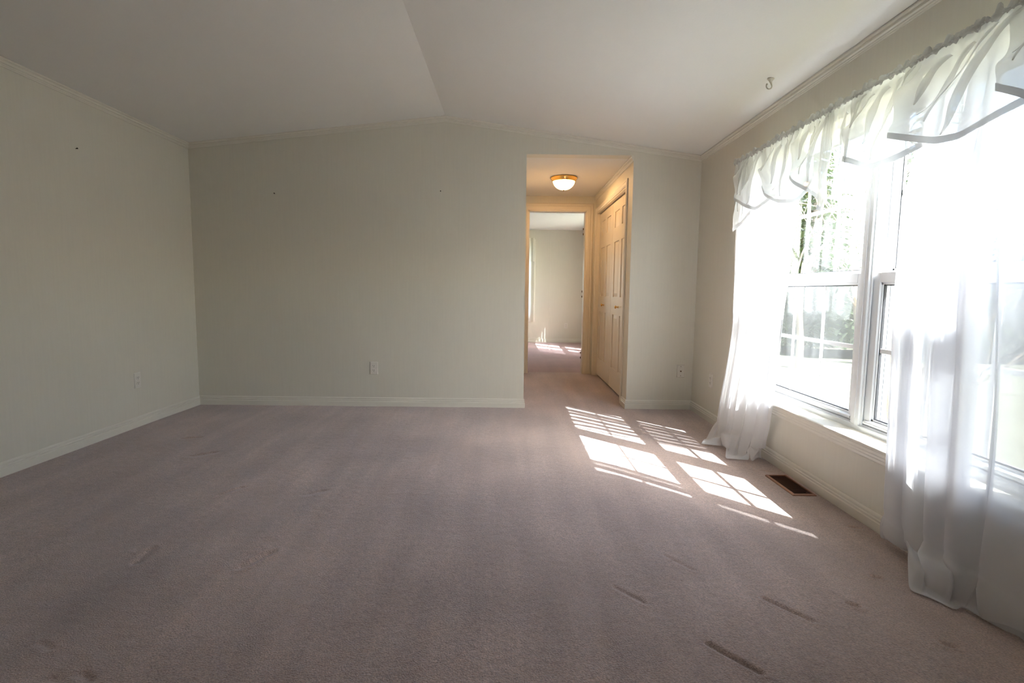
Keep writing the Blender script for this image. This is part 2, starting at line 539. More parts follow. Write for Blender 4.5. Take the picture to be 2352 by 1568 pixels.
base_run('baseboard_left', (XL, YB, -.003), (XL, D, -.003), (1, 0, 0), 'ridged cream baseboard along the wall opposite the window', 0, -1)
base_run('baseboard_back', (XL, D, -.003), (OXL, D, -.003), (0, -1, 0), 'ridged cream baseboard along the long stretch of the gable wall', 1, 1)
base_run('baseboard_back_short', (OXR, D, -.003), (XR, D, -.003), (0, -1, 0), 'short ridged baseboard between the hallway and the window wall', -1, -1)
base_run('baseboard_right', (XR, D, -.003), (XR, YB, -.003), (-1, 0, 0), 'ridged cream baseboard under the window', 1, 0)
base_run('baseboard_hall', (OXR, D, -.003), (OXR, CY0 - .055, -.003), (-1, 0, 0), 'little baseboard return on the wall end beside the closet', -1, 0)
base_run('baseboard_bedroom', (XL, FY, -.003), (XR, FY, -.003), (0, -1, 0), 'baseboard at the foot of the bedroom far wall')

def crown_run(name, P0, P1, out, label):
    d = (Vector(P1) - Vector(P0)).normalized()
    dn = Vector(out).cross(d)
    if dn.z > 0: dn = -dn
    bm = sweep(BM(), CROWN, P0, P1, out, dn)
    return tag(obj(name, bm, M_TRIM), label, 'trim', kind='structure')
crown_run('trim_1', (XL, YB, EL), (XL, D, EL), (1, 0, 0), 'thin ridged ceiling trim above the wall opposite the window')
crown_run('trim_2', (XL, D, EL), (RX, D, RZ), (0, -1, 0), 'sloping ceiling trim on the half of the gable away from the window')
crown_run('trim_3', (RX, D, RZ), (XR, D, ER), (0, -1, 0), 'sloping ceiling trim on the gable above the hallway opening')
crown_run('trim_4', (XR, YB, ER), (XR, D, ER), (-1, 0, 0), 'thin ridged ceiling trim above the curtained window')
crown_run('trim_5', (OXR, D + .0, OZ), (OXR, HY, OZ), (-1, 0, 0), 'ceiling trim above the closet doors')
tag(obj('trim_6', box(BM(), .785, .801, FY - .004, FY, .08, 2.25, .001), M_WALL), 'flat batten over a panel joint on the bedroom far wall', 'trim', kind='structure')

CASE = [(0, 0), (.058, 0), (.058, .008), (.052, .014), (.044, .014), (.041, .011), (.034, .011), (.031, .014), (.012, .014), (.006, .010), (0, .008)]
def casing(bm, P0, P1, side, out, w=1.0, m0=0, m1=0):
    pr = [(a * w, b) for a, b in CASE]
    return sweep(bm, pr, P0, P1, side, out, (m0, 0), (m1, 0))

# bedroom doorway frame (no door leaf hung in it)
dr = empty('door_frame', ((DX0 + DX1) / 2, HY, 0))
tag(dr, 'cream painted bedroom doorway frame at the end of the hallway', 'door frame', kind='structure')
def at_parent(o, p):
    o.parent = p
    o.matrix_parent_inverse = Matrix.Translation(p.location).inverted() if p.rotation_euler.z == 0 else p.matrix_world.inverted()
    return o
W = 1.45
for nm, P0, P1, side, m0, m1 in (('casing', (DX0, HY, 0), (DX0, HY, DZ), (-1, 0, 0), 0, 1), ('casing', (DX1, HY, 0), (DX1, HY, DZ), (1, 0, 0), 0, 1)):
    at_parent(obj(nm, casing(BM(), P0, P1, side, (0, -1, 0), W, m0, m1), M_DOOR), dr)
at_parent(obj('head_casing', casing(BM(), (DX0, HY, DZ), (DX1, HY, DZ), (0, 0, 1), (0, -1, 0), W, -1, 1), M_DOOR), dr)
for x0, x1 in ((DX0 - .001, DX0 + .016), (DX1 - .016, DX1 + .001)):
    at_parent(obj('jamb', box(BM(), x0, x1, HY - .002, HY + WT + .004, 0, DZ), M_DOOR), dr)
at_parent(obj('head_jamb', box(BM(), DX0, DX1, HY - .002, HY + WT + .004, DZ - .016, DZ), M_DOOR), dr)
for z in (0.225, 1.005, 1.785):
    bm = box(BM(), DX1 - .0185, DX1 - .0155, HY + .075, HY + .112, z - .045, z + .045)
    h = at_parent(obj('hinge', bm, M_DOOR), dr)
    for dz in (-.032, .032):
        kb = lathe(BM(), [(0, -.012), (.007, -.012), (.007, .012), (0, .012)], (DX1 - .021, HY + .108, z + dz), 10)
        k = obj('hinge_knuckle', kb, M_BRONZE)
        k.parent = h

# closet: two wide bifold leaves
cl = empty('closet_door', (1.10, (CY0 + CY1) / 2, 0))
tag(cl, 'cream six-panel bifold closet door with two small brass knobs', 'closet door', kind='structure')
at_parent(obj('casing', casing(BM(), (OXR, CY0, 0), (OXR, CY0, CZ), (0, -1, 0), (-1, 0, 0), 1, 0, 1), M_DOOR), cl)
at_parent(obj('casing', casing(BM(), (OXR, CY1, 0), (OXR, CY1, CZ), (0, 1, 0), (-1, 0, 0), 1, 0, 1), M_DOOR), cl)
at_parent(obj('head_casing', casing(BM(), (OXR, CY0, CZ), (OXR, CY1, CZ), (0, 0, 1), (-1, 0, 0), 1, -1, 1), M_DOOR), cl)
at_parent(obj('jamb', box(BM(), OXR - .001, OXR + .10, CY0 - .001, CY0 + .012, 0, CZ), M_DOOR), cl)
at_parent(obj('jamb', box(BM(), OXR - .001, OXR + .10, CY1 - .012, CY1 + .001, 0, CZ), M_DOOR), cl)
at_parent(obj('head_jamb', box(BM(), OXR - .001, OXR + .10, CY0, CY1, CZ - .012, CZ + .001), M_DOOR), cl)
LW = (CY1 - CY0 - .024 - .012) / 2
FX = 1.085                       # door face
for li in range(2):
    y1 = CY1 - .017 - li * (LW + .003)
    y0 = y1 - LW + .003
    zb, zt = .022, 1.968
    cols = [(y1 - .11, y1 - .34), (y1 - .46, y1 - .69)]
    rows = [(.235, .80), (.985, 1.555), (1.70, 1.865)]
    bm = BM()
    # stiles, rails and recessed field
    yc = sorted([y0, cols[1][1], cols[1][0], cols[0][1], cols[0][0], y1])
    box(bm, FX, FX + .03, y0, yc[1], zb, zt); box(bm, FX, FX + .03, yc[2], yc[3], zb, zt); box(bm, FX, FX + .03, yc[4], y1, zb, zt)
    zs = [zb] + [z for r in rows for z in r] + [zt]
    for a, b in ((1, 2), (3, 4)):
        for k in range(0, len(zs), 2):
            box(bm, FX, FX + .03, yc[a], yc[b], zs[k], zs[k + 1])
        box(bm, FX + .011, FX + .026, yc[a], yc[b], zb + .01, zt - .01)
    leaf = obj('door_leaf', bm, M_DOOR)
    at_parent(leaf, cl)
    for c1, c0 in cols:
        for r0, r1 in rows:
            bm = BM()
            i = .016
            a = [bm.verts.new((FX + .011, y, z)) for y, z in ((c0 + .004, r0 + .004), (c1 - .004, r0 + .004), (c1 - .004, r1 - .004), (c0 + .004, r1 - .004))]
            j = .038
            b = [bm.verts.new((FX + .003, y, z)) for y, z in ((c0 + j, r0 + j), (c1 - j, r0 + j), (c1 - j, r1 - j), (c0 + j, r1 - j))]
            for k in range(4):
                bm.faces.new((a[k], a[(k + 1) % 4], b[(k + 1) % 4], b[k]))
            bm.faces.new(b)
            bm.faces.new(a[::-1])
            p = obj('panel', bm, M_DOOR); p.parent = leaf
    ky = (cols[0][1] + cols[1][0]) / 2
    bm = lathe(BM(), [(0, 0), (.012, 0), (.012, .003), (.006, .006), (.006, .016), (.014, .022), (.016, .028), (.012, .035), (0, .037)], (0, 0, 0), 20)
    bmesh.ops.transform(bm, matrix=Matrix.Translation((FX, ky, .885)) @ Matrix.Rotation(-math.pi / 2, 4, 'Y'), verts=bm.verts)
    k = obj('knob', bm, M_BRASS, None, True); k.parent = leaf

# ------------------------------------------------------------------ window
def make_window(name, dy, label, cas_label, full=True):
    w = empty(name, (XR, WY0 + dy, WZ0))
    tag(w, label, 'window', kind='structure')
    def P(nm, bm, m, par=None, smooth=False):
        o = obj(nm, bm, m, None, smooth)
        if dy: o.data.transform(Matrix.Translation((0, dy, 0)))
        if par is None: at_parent(o, w)
        else: o.parent = par; o.matrix_parent_inverse = Matrix.Identity(4)
        return o
    f0, f1 = XR + .072, XR + .186
    units = ((2.62, 3.51), (1.57, 2.46))
    # frame
    bm = BM()
    box(bm, f0, f1, WY0, 1.52, WZ0, WZ1, .002); box(bm, f0, f1, 3.56, WY1, WZ0, WZ1, .002)
    box(bm, f0, f1, 1.52, 3.56, 1.892, WZ1, .001)
    box(bm, f0, f1 + .02, 1.52, 3.56, WZ0 - .02, .402, .003)
    box(bm, f0 + .012, f1, 1.52, 3.56, .402, .408)
    P('frame', bm, M_VINYL)
    bm = box(BM(), f0, f1, 2.51, 2.57, .40, 1.893, .004)
    box(bm, f0 - .003, f0 + .001, 2.535, 2.5365, .40, 1.893)
    P('mullion', bm, M_VINYL)
    for g0, g1 in units:
        s0, s1 = g0 - .05, g1 + .05
        # jamb liners with tracks
        for yy, sg in ((s0, 1), (s1, -1)):
            bm = BM()
            for xa in (.082, .134, .175):
                a, b = sorted((yy, yy + sg * .010))
                box(bm, XR + xa, XR + xa + .006, a, b, .408, 1.892)
            P('jamb_liner', bm, M_VINYL)
        for lower in (True, False):
            if lower: xa, xb, za, zb, ga, gb = XR + .094, XR + .131, .410, 1.141, .436, 1.094
            else: xa, xb, za, zb, ga, gb = XR + .142, XR + .174, 1.105, 1.892, 1.150, 1.862
            i = .008
            bm = BM()
            box(bm, xa, xb, s0 + .003, g0, za, zb, .003); box(bm, xa, xb, g1, s1 - .003, za, zb, .003)
            box(bm, xa, xb, g0, g1, za, ga, .002); box(bm, xa, xb, g0, g1, gb, zb, .002)
            xm = (xa + xb) / 2
            # stepped glazing bead
            for (a, b, c, d) in ((g0 - .001, g0 + .010, ga, gb), (g1 - .010, g1 + .001, ga, gb), (g0, g1, ga - .001, ga + .009), (g0, g1, gb - .009, gb + .001)):
                box(bm, xm - .010, xm + .010, a, b, c, d)
            if lower:
                # lift rail along the foot of the sash
                sweep(bm, [(0, 0), (.010, .002), (.013, .008), (.011, .014), (0, .018)], (xa, g0 - .03, za + .006), (xa, g1 + .03, za + .006), (-1, 0, 0), (0, 0, 1))
            sash = P('lower_sash' if lower else 'upper_sash', bm, M_VINYL)
            bm = BM()
            e = .010
            for (a, b, c, d) in ((g0 + e, g0 + e + .004, ga + e, gb - e), (g1 - e - .004, g1 - e, ga + e, gb - e), (g0 + e, g1 - e, ga + e, ga + e + .003), (g0 + e, g1 - e, gb - e - .005, gb - e)):
                box(bm, xm - .006, xm + .006, a, b, c, d)
            P('glazing_seal', bm, M_SEAL, sash)
            cw = (g1 - g0) / 3
            zm = (ga + gb) / 2 + (.009 if lower else 0)
            ys = [g0 + e, g0 + cw, g0 + 2 * cw, g1 - e]
            zz = [ga + e, zm, gb - e]
            for y in ys[1:3]:
                P('muntin', box(BM(), xm - .004, xm + .004, y - .011, y + .011, zz[0], zz[2], .003), M_VINYL, sash)
            for k in range(3):
                P('muntin', box(BM(), xm - .004, xm + .004, ys[k] + (.009 if k else 0), ys[k + 1] - (.009 if k < 2 else 0), zm - .011, zm + .011, .003), M_VINYL, sash)
            for k in range(3):
                for q in range(2):
                    P('pane', box(BM(), xm - .0015, xm + .0015, ys[k], ys[k + 1], zz[q], zz[q + 1]), M_GLASS, sash)
            if lower:
                ym = (g0 + g1) / 2
                lkb = box(BM(), xa + .004, xb - .004, ym - .03, ym + .03, zb, zb + .006, .002)
                box(lkb, xa + .008, xb - .010, ym - .012, ym + .022, zb + .006, zb + .016, .003)
                P('sash_lock', lkb, M_VINYL, sash)
        scr = box(BM(), XR + .1765, XR + .1775, g0 - .02, g1 + .02, .43, 1.12)
        screen = P('insect_screen', scr, M_SCREEN)
        bm = BM()
        for (a, b, c, d) in ((g0 - .045, g0 - .02, .41, 1.14), (g1 + .02, g1 + .045, .41, 1.14), (g0 - .02, g1 + .02, .41, .43), (g0 - .02, g1 + .02, 1.12, 1.14)):
            box(bm, XR + .175, XR + .183, a, b, c, d, .001)
        P('screen_frame', bm, M_VINYL, screen)
    # stool and apron, casings on the wall face
    bm = sweep(BM(), [(-.074, 0), (.036, 0), (.042, .004), (.044, .010), (.042, .016), (.036, .020), (-.074, .020)], (XR, 1.385, WZ0 - .020), (XR, 3.695, WZ0 - .020), (-1, 0, 0), (0, 0, 1))
    P('stool', bm, M_TRIM)
    bm = sweep(BM(), [(0, 0), (.006, .0), (.010, .006), (.010, .018), (.014, .022), (.014, .034), (.018, .038), (.018, .052), (.022, .056), (.022, .060), (0, .060)], (XR, 1.42, WZ0 - .080), (XR, 3.66, WZ0 - .080), (-1, 0, 0), (0, 0, 1))
    P('apron', bm, M_TRIM)
    P('casing', casing(BM(), (XR, WY0, WZ0), (XR, WY0, WZ1), (0, -1, 0), (-1, 0, 0), 1.1, 0, 1), M_TRIM)
    P('casing', casing(BM(), (XR, WY1, WZ0), (XR, WY1, WZ1), (0, 1, 0), (-1, 0, 0), 1.1, 0, 1), M_TRIM)
    P('head_casing', casing(BM(), (XR, WY0, WZ1), (XR, WY1, WZ1), (0, 0, 1), (-1, 0, 0), 1.1, -1, 1), M_TRIM)
    return w

make_window('window_1', 0.0, 'white twin double-hung window with grid muntins behind the sheer curtains', '')
make_window('window_2', SH, 'bedroom side window that throws the sun patch on the rose carpet', '')
w3 = empty('window_3', (FWX0, FY, FWZ0))
tag(w3, 'bedroom far-wall window hidden behind its pale drape', 'window', kind='structure')
bm = BM()
for a in ((FWX0, FWX0 + .05, FWZ0, FWZ1), (FWX1 - .05, FWX1, FWZ0, FWZ1), (FWX0, FWX1, FWZ0, FWZ0 + .05), (FWX0, FWX1, FWZ1 - .05, FWZ1), (FWX0, FWX1, 1.24, 1.29)):
    box(bm, a[0], a[1], FY + .03, FY + .10, a[2], a[3], .002)
at_parent(obj('frame', bm, M_VINYL), w3)
for z0, z1 in ((FWZ0 + .05, 1.24), (1.29, FWZ1 - .05)):
    at_parent(obj('pane', box(BM(), FWX0 + .05, FWX1 - .05, FY + .06, FY + .064, z0, z1), M_GLASS), w3)

# ------------------------------------------------------------------ curtains
def curtain(name, left, right, foot, folds, amp, over, m, label, phase=0.0, zt=1.925, zk=0.13, lift=None, nu=260, nv=70, fold_pos=None, inner=()):
    """left/right: (z, x, y) edge lines sorted by z; foot: (u, x, y, z) outline on the carpet"""
    root = empty(name, (lerp(left[-1][1], right[-1][1], .5), lerp(left[-1][2], right[-1][2], .5), 0))
    tag(root, label, 'curtain', 'sheer curtains at the big window')
    def body(u, z, squeeze=1.0):
        lx, ly = pl(left, z); rx, ry = pl(right, z)
        ph = fold_pos(u) if fold_pos else folds * u
        a = 2 * math.pi * (ph + phase + .06 * math.sin(3 * z + 4 * u))
        k = u + over * math.sin(a) / (2 * math.pi * folds) * min(1.0, .35 + (zt - z) * 1.2) 
        k += .010 * math.sin(5.3 * u * folds + 2.1 * z)
        k = min(1.02, max(-.02, k)) if 0.02 < u < .98 else u
        A = amp * (0.55 + .45 * min(1, (zt - z) / .9)) * squeeze
        env = min(1, 6 * u + .15, 6 * (1 - u) + .15)
        x = lerp(lx, rx, u) - A * env * (math.cos(a) + .35 * math.cos(2.7 * a + 1.3 + z)) * .75
        return Vector((min(x, XR - .026), lerp(ly, ry, k), z))
    def fn(u, v):
        vk = .80
        if v <= vk:
            z = lerp(zt, zk, (v / vk) ** .92)
            return body(u, z)
        t = (v - vk) / (1 - vk)
        p = body(u, zk)
        fx, fy, fz = smooth_pl(foot, u, .022)
        q = Vector((fx, fy, fz))
        s = t * t * (3 - 2 * t)
        r = p.lerp(q, lerp(t, s, .3) ** 1.35)
        r.z = lerp(zk, fz, 1 - (1 - t) ** 1.5) + .030 * math.sin(math.pi * t) * math.sin(9 * u + 2 + 6 * t)
        r.x -= .028 * math.sin(math.pi * t) * (.5 + .5 * math.sin(17 * u + 1 + 3 * t))
        r.y += .014 * math.sin(math.pi * t) * math.sin(23 * u + 4 * t)
        r.z = max(r.z, .004)
        return r
    c = grid('drop', fn, nu, nv, m, None)
    at_parent(c, root)
    # cloth folded back behind the leading pleats
    for u0, u1 in inner:
        def back(u, v, u0=u0, u1=u1):
            p = fn(lerp(u0, u1, u), v * .93)
            k = math.sin(math.pi * min(1, max(0, u)))
            return Vector((min(p.x + .004 + .016 * k + .006 * math.sin(19 * u + 2 * v), XR - .024), p.y + .012 * math.sin(11 * u + 1.5 * v) * k, max(p.z, .006)))
        at_parent(grid('folded_edge', back, 60, 60, m, None), root)
    # stitched hem along the foot
    def hem(u, v):
        p = fn(u, 1 - .055 * (1 - v))
        return p + Vector((-.0025, -.0005, .0025))
    h = grid('hem', hem, nu, 3, m, None)
    at_parent(h, root)
    return root

cur1_left = [(0.10, 1.475, 3.655), (0.20, 1.485, 3.66), (0.34, 1.505, 3.668), (0.50, 1.525, 3.660), (0.65, 1.54, 3.651), (0.84, 1.55, 3.647), (1.10, 1.555, 3.663), (1.50, 1.555, 3.685), (1.93, 1.555, 3.655)]
cur1_right = [(0.09, 1.595, 3.185), (0.22, 1.585, 3.121), (0.375, 1.578, 3.083), (0.57, 1.57, 3.034), (0.75, 1.563, 3.006), (0.925, 1.558, 2.983), (1.12, 1.555, 2.95), (1.31, 1.555, 2.935), (1.49, 1.555, 2.891), (1.93, 1.555, 2.86)]
cur1_foot = [(0, 1.319, 3.516, .006), (.10, 1.365, 3.490, .010), (.24, 1.462, 3.478, .004), (.33, 1.43, 3.36, .030), (.42, 1.363, 3.208, .006), (.60, 1.43, 3.190, .006), (.76, 1.499, 3.183, .004), (.82, 1.52, 3.23, .05), (.88, 1.493, 3.140, .004), (.94, 1.54, 3.16, .03), (1.0, 1.606, 3.200, .006)]
curtain('sheer_curtain', cur1_left, cur1_right, cur1_foot, 6, .030, 3.2, M_SHEER, 'white sheer curtain puddled on the carpet at the window end nearer the gable wall', .15)

cur2_left = [(0.10, 1.575, 2.085), (0.15, 1.56, 2.087), (0.46, 1.555, 2.095), (0.68, 1.555, 2.102), (1.0, 1.555, 2.118), (1.30, 1.555, 2.119), (1.47, 1.555, 2.10), (1.60, 1.555, 2.07), (1.93, 1.555, 2.03)]
cur2_right = [(0.10, 1.55, 1.30), (0.6, 1.555, 1.34), (1.2, 1.555, 1.385), (1.93, 1.555, 1.40)]
cur2_foot = [(0, 1.600, 2.085, .02), (.10, 1.598, 2.03, .006), (.17, 1.585, 1.96, .05), (.25, 1.412, 1.756, .004), (.34, 1.455, 1.704, .004), (.44, 1.478, 1.634, .006), (.50, 1.512, 1.648, .012), (.60, 1.533, 1.567, .005), (.68, 1.545, 1.535, .004), (.76, 1.565, 1.505, .004), (1.0, 1.50, 1.28, .006)]
def fold2(u):
    # tight pleats at the leading edge, one flat run, tight pleats, then nearly flat cloth
    return pl([(0, 0), (.19, 1.75), (.30, 2.05), (.50, 4.0), (.62, 4.35), (1.0, 5.0)], u)[0]
curtain('sheer_curtain', cur2_left, cur2_right, cur2_foot, 5, .024, 2.5, M_SHEER, 'long white sheer curtain in the foreground with a see-through outer half', .30, fold_pos=fold2, inner=((.0, .13), (.33, .44)))

# rod for curtains and valance
rod = empty('curtain_rod', (1.53, 2.53, 1.905))
tag(rod, 'slim white double curtain rod above the window', 'curtain rod')
for nm, x, z, ya, yb in (('rod', 1.555, 1.918, 1.38, 3.68), ('rod', 1.515, 1.905, 1.36, 3.63)):
    bm = tube(BM(), [(XR, ya, z), (x + .02, ya, z), (x, ya + .02, z), (x, yb - .02, z), (x + .02, yb, z), (XR, yb, z)], .0055, 8)
    at_parent(obj(nm, bm, M_VINYL, None, True), rod)

# valance: overlapping swags gathered on the front rod
val = empty('valance', (1.51, 2.53, 1.90))
tag(val, 'sheer white swagged valance gathered along the top of the window', 'valance')
SWAGS = [  # top y from, to ; hem outline (u, y, z) ; room-side offset at start / end ; folds, phase
    ((3.63, 3.42), [(0, 3.625, 1.450), (.35, 3.52, 1.478), (.7, 3.42, 1.505), (1, 3.33, 1.53)], .000, .010, 2.2, .0),
    ((3.61, 3.22), [(0, 3.555, 1.655), (.18, 3.50, 1.625), (.42, 3.415, 1.580), (.62, 3.275, 1.540), (.80, 3.15, 1.562), (1, 3.02, 1.592)], .030, .004, 3.0, .35),
    ((3.26, 2.86), [(0, 3.16, 1.655), (.15, 3.12, 1.60), (.40, 2.97, 1.535), (.62, 2.81, 1.514), (.82, 2.715, 1.552), (1, 2.66, 1.60)], .036, .006, 3.0, .1),
    ((2.88, 2.56), [(0, 2.85, 1.645), (.20, 2.80, 1.60), (.45, 2.70, 1.548), (.75, 2.59, 1.486), (1, 2.53, 1.46)], .034, .012, 2.6, .6),
    ((2.60, 2.545), [(0, 2.562, 1.440), (.45, 2.545, 1.425), (1, 2.522, 1.47)], .046, .038, .7, .2),
    ((2.55, 2.30), [(0, 2.515, 1.470), (.30, 2.45, 1.490), (.70, 2.34, 1.512), (1, 2.30, 1.57)], .006, .012, 2.2, .8),
    ((2.42, 2.02), [(0, 2.42, 1.630), (.20, 2.34, 1.600), (.46, 2.225, 1.550), (.75, 2.09, 1.562), (1, 1.97, 1.577)], .030, .004, 2.8, .2),
    ((2.10, 1.58), [(0, 2.125, 1.648), (.18, 2.03, 1.612), (.42, 1.905, 1.566), (.60, 1.81, 1.556), (.82, 1.67, 1.582), (1, 1.56, 1.60)], .038, .006, 2.8, .5),
    ((1.66, 1.40), [(0, 1.665, 1.660), (.25, 1.60, 1.62), (.6, 1.50, 1.55), (1, 1.41, 1.48)], .036, .010, 2.2, .1),
]
for si, (top, hem, o0, o1, nf, ph) in enumerate(SWAGS):
    def pos(u, v, top=top, hem=hem, o0=o0, o1=o1, nf=nf, ph=ph, si=si):
        hy, hz = smooth_pl(hem, u, .05)
        ty = lerp(top[0], top[1], u)
        tz = 1.900
        # draped folds sweep down from the far end of the gather and sag across the swag
        sag = .045 * math.sin(math.pi * u) * math.sin(math.pi * v) if nf > 1 else 0
        a = 2 * math.pi * (nf * (u * .75 + v * .62 * (1 - .55 * u)) + ph)
        am = (.016 * math.sin(math.pi * min(1, v * 1.15)) + .007 * v) * (0.4 + .6 * math.sin(math.pi * u) ** .5)
        y = lerp(ty, hy, v ** 1.1) + .010 * math.sin(a + .8) * v * (1 - v) * 4
        z = lerp(tz, hz, v) - sag * .6 + .016 * math.sin(a) * v * (1 - v) * 4
        x = 1.515 - (.006 + lerp(o0, o1, u) * min(1, v * 1.6)) - am * math.sin(a) - .004 * math.sin(40 * u + si) * (1 - v) ** 2
        return Vector((x, y, z))
    s = grid('swag', pos, 56, 34, M_SHEERV, None)
    at_parent(s, val)
    def hemf(u, v, pos=pos):
        p = pos(u, 1.0)
        q = pos(u, .90)
        d = (q - p)
        return p + d.normalized() * (.024 * v) + Vector((-.003, 0, 0))
    if nf > 2:
        for q in range(4):
            ua, ub, va, vb, wd_ = .93 - .17 * q, .46 - .10 * q, .04 + .02 * q, .88 - .13 * q, .05 - .005 * q
            def tuck(u, v, pos=pos, ua=ua, ub=ub, va=va, vb=vb, wd_=wd_):
                t = u
                uu = lerp(ua, ub, t ** .75); vv = lerp(va, vb, t ** 1.25)
                w_ = wd_ * math.sin(math.pi * min(1, .12 + .88 * t)) ** .7 + .004
                p = pos(max(0, uu + (v - .5) * w_ * .9), min(1, max(0, vv + (v - .5) * w_)))
                return p + Vector((-.005 - .004 * math.sin(math.pi * v), 0, 0))
            tk = grid('tuck', tuck, 22, 4, M_SHEERV, None)
            tk.parent = s
            tk.matrix_parent_inverse = s.matrix_world.inverted()
    h = grid('hem', hemf, 56, 2, M_HEM, None)
    h.parent = s
    h.matrix_parent_inverse = s.matrix_world.inverted()
def header(u, v):
    y = lerp(3.64, 1.36, u)
    a = 2 * math.pi * v
    r = .011 + .004 * math.sin(u * 310 + 2 * math.sin(u * 57)) + .003 * math.sin(u * 733)
    k = 1.0 + (1.1 if .10 < v < .40 else 0) * (0.7 + .5 * math.sin(u * 230 + 3 * math.sin(u * 31)))
    return Vector((1.515 - r * math.cos(a) * 1.1 - .003 * math.sin(u * 420), y + .004 * math.sin(u * 260 + 4 * v), 1.905 + r * math.sin(a) * k))
at_parent(grid('gathered_header', header, 420, 12, M_SHEERV, None), val)

# bedroom drapes; the unseen side-window pair is added to narrow the sun patch
def simple_drape(name, P0, P1, z0, z1, folds, amp, m, label, tie=None):
    P0, P1 = Vector(P0), Vector(P1)
    d = (P1 - P0); n = Vector((-d.y, d.x, 0)).normalized()
    def fn(u, v):
        z = lerp(z1, z0, v)
        w = 1 - (tie or 0) * math.sin(math.pi * min(1, v * 1.0)) 
        p = P0 + d * (u * w)
        return Vector((p.x, p.y, z)) + n * amp * math.sin(2 * math.pi * folds * u)
    o = grid(name, fn, 80, 24, m)
    tag(o, label, 'curtain')
    return o
simple_drape('drape', (1.56, SH + 3.70, 0), (1.56, SH + 3.16, 0), .05, 1.93, 9, .03, M_DRAPE, 'unseen cream drape added to clip the bedroom sun patch at its far edge')
simple_drape('drape', (1.56, SH + 2.38, 0), (1.56, SH + 1.40, 0), .05, 1.93, 9, .03, M_DRAPE, 'unseen cream drape added to clip the bedroom sun patch on the doorway side')
simple_drape('drape', (0.50, FY - .06, 0), (-.85, FY - .06, 0), .42, 2.06, 13, .025, M_DRAPE, 'pale drape on the bedroom far wall at the edge of the doorway view')
o = simple_drape('valance', (0.47, FY - .14, 0), (-.85, FY - .14, 0), 1.62, 2.08, 16, .022, M_DRAPE, 'little cream gathered valance over the bedroom far window')
o['category'] = 'valance'

# ------------------------------------------------------------------ wall plates
def outlet(loc, rz, label, style='duplex'):
    """local: plate in XZ plane facing -Y"""
    r = empty('wall_outlet' if style == 'duplex' else 'cable_jack', loc, rz)
    tag(r, label, 'outlet' if style == 'duplex' else 'cable jack', 'duplex outlets' if style == 'duplex' else None)
    bm = BM()
    a = [bm.verts.new((x, 0, z)) for x, z in ((-.035, -.057), (.035, -.057), (.035, .057), (-.035, .057))]
    b = [bm.verts.new((x, -.006, z)) for x, z in ((-.031, -.053), (.031, -.053), (.031, .053), (-.031, .053))]
    for k in range(4): bm.faces.new((a[k], a[(k + 1) % 4], b[(k + 1) % 4], b[k]))
    bm.faces.new(b); bm.faces.new(a[::-1])
    obj('plate', bm, M_PLATE, r)
    if style == 'duplex':
        for zc in (-.0195, .0195):
            bm = BM()
            pts = []
            for k in range(28):
                t = 2 * math.pi * k / 28
                pts.append((.0172 * math.cos(t), max(-.0125, min(.0125, .0172 * math.sin(t)))))
            p0 = [bm.verts.new((x, -.0055, zc + z)) for x, z in pts]; p1 = [bm.verts.new((x, -.0085, zc + z)) for x, z in pts]
            for k in range(28): bm.faces.new((p0[k], p0[(k + 1) % 28], p1[(k + 1) % 28], p1[k]))
            bm.faces.new(p1)
            f = obj('receptacle', bm, M_PLATE, r)
            for x, h in ((-.0063, .0042), (.0063, .0035)):
                obj('slot', box(BM(), x - .0013, x + .0013, -.0092, -.0075, zc + .003 - h, zc + .003 + h), M_DARK, f)
            gb = lathe(BM(), [(0, 0), (.0026, 0), (.0026, .0017), (0, .0017)], (0, 0, 0), 12)
            bmesh.ops.transform(gb, matrix=Matrix.Translation((0, -.0075, zc - .0075)) @ Matrix.Rotation(math.pi / 2, 4, 'X'), verts=gb.verts)
            obj('ground_hole', gb, M_DARK, f)
        sc = lathe(BM(), [(0, 0), (.003, 0), (.0022, .0015), (0, .0015)], (0, 0, 0), 12)
        bmesh.ops.transform(sc, matrix=Matrix.Translation((0, -.006, 0)) @ Matrix.Rotation(math.pi / 2, 4, 'X'), verts=sc.verts)
        obj('screw', sc, M_ENAMEL, r)
    else:
        cb = lathe(BM(), [(0, 0), (.0065, 0), (.0065, .003), (.0048, .003), (.0048, .011), (.002, .011), (.002, .006), (0, .006)], (0, 0, 0), 16)
        bmesh.ops.transform(cb, matrix=Matrix.Translation((0, -.006, 0)) @ Matrix.Rotation(math.pi / 2, 4, 'X'), verts=cb.verts)
        obj('connector', cb, M_BRONZE, r)
        for z in (-.041, .041):
            sc = lathe(BM(), [(0, 0), (.0032, 0), (.0024, .0016), (0, .0016)], (0, 0, 0), 12)
            bmesh.ops.transform(sc, matrix=Matrix.Translation((0, -.006, z)) @ Matrix.Rotation(math.pi / 2, 4, 'X'), verts=sc.verts)
            obj('screw', sc, M_BRONZE, r)
    return r

outlet((-1.200, D, .341), 0, 'cream duplex outlet low on the long stretch of the gable wall')
outlet((XL, 3.864, .345), math.pi / 2, 'cream duplex outlet low on the wall opposite the window')
outlet((XR, 4.191, .332), -math.pi / 2, 'cream duplex outlet between the sheer curtain and the room corner')
outlet((1.144, FY, .342), 0, 'cream duplex outlet on the bedroom far wall')
outlet((1.524, D, .342), 0, 'cream cable jack plate on the short wall beside the corner', 'jack')

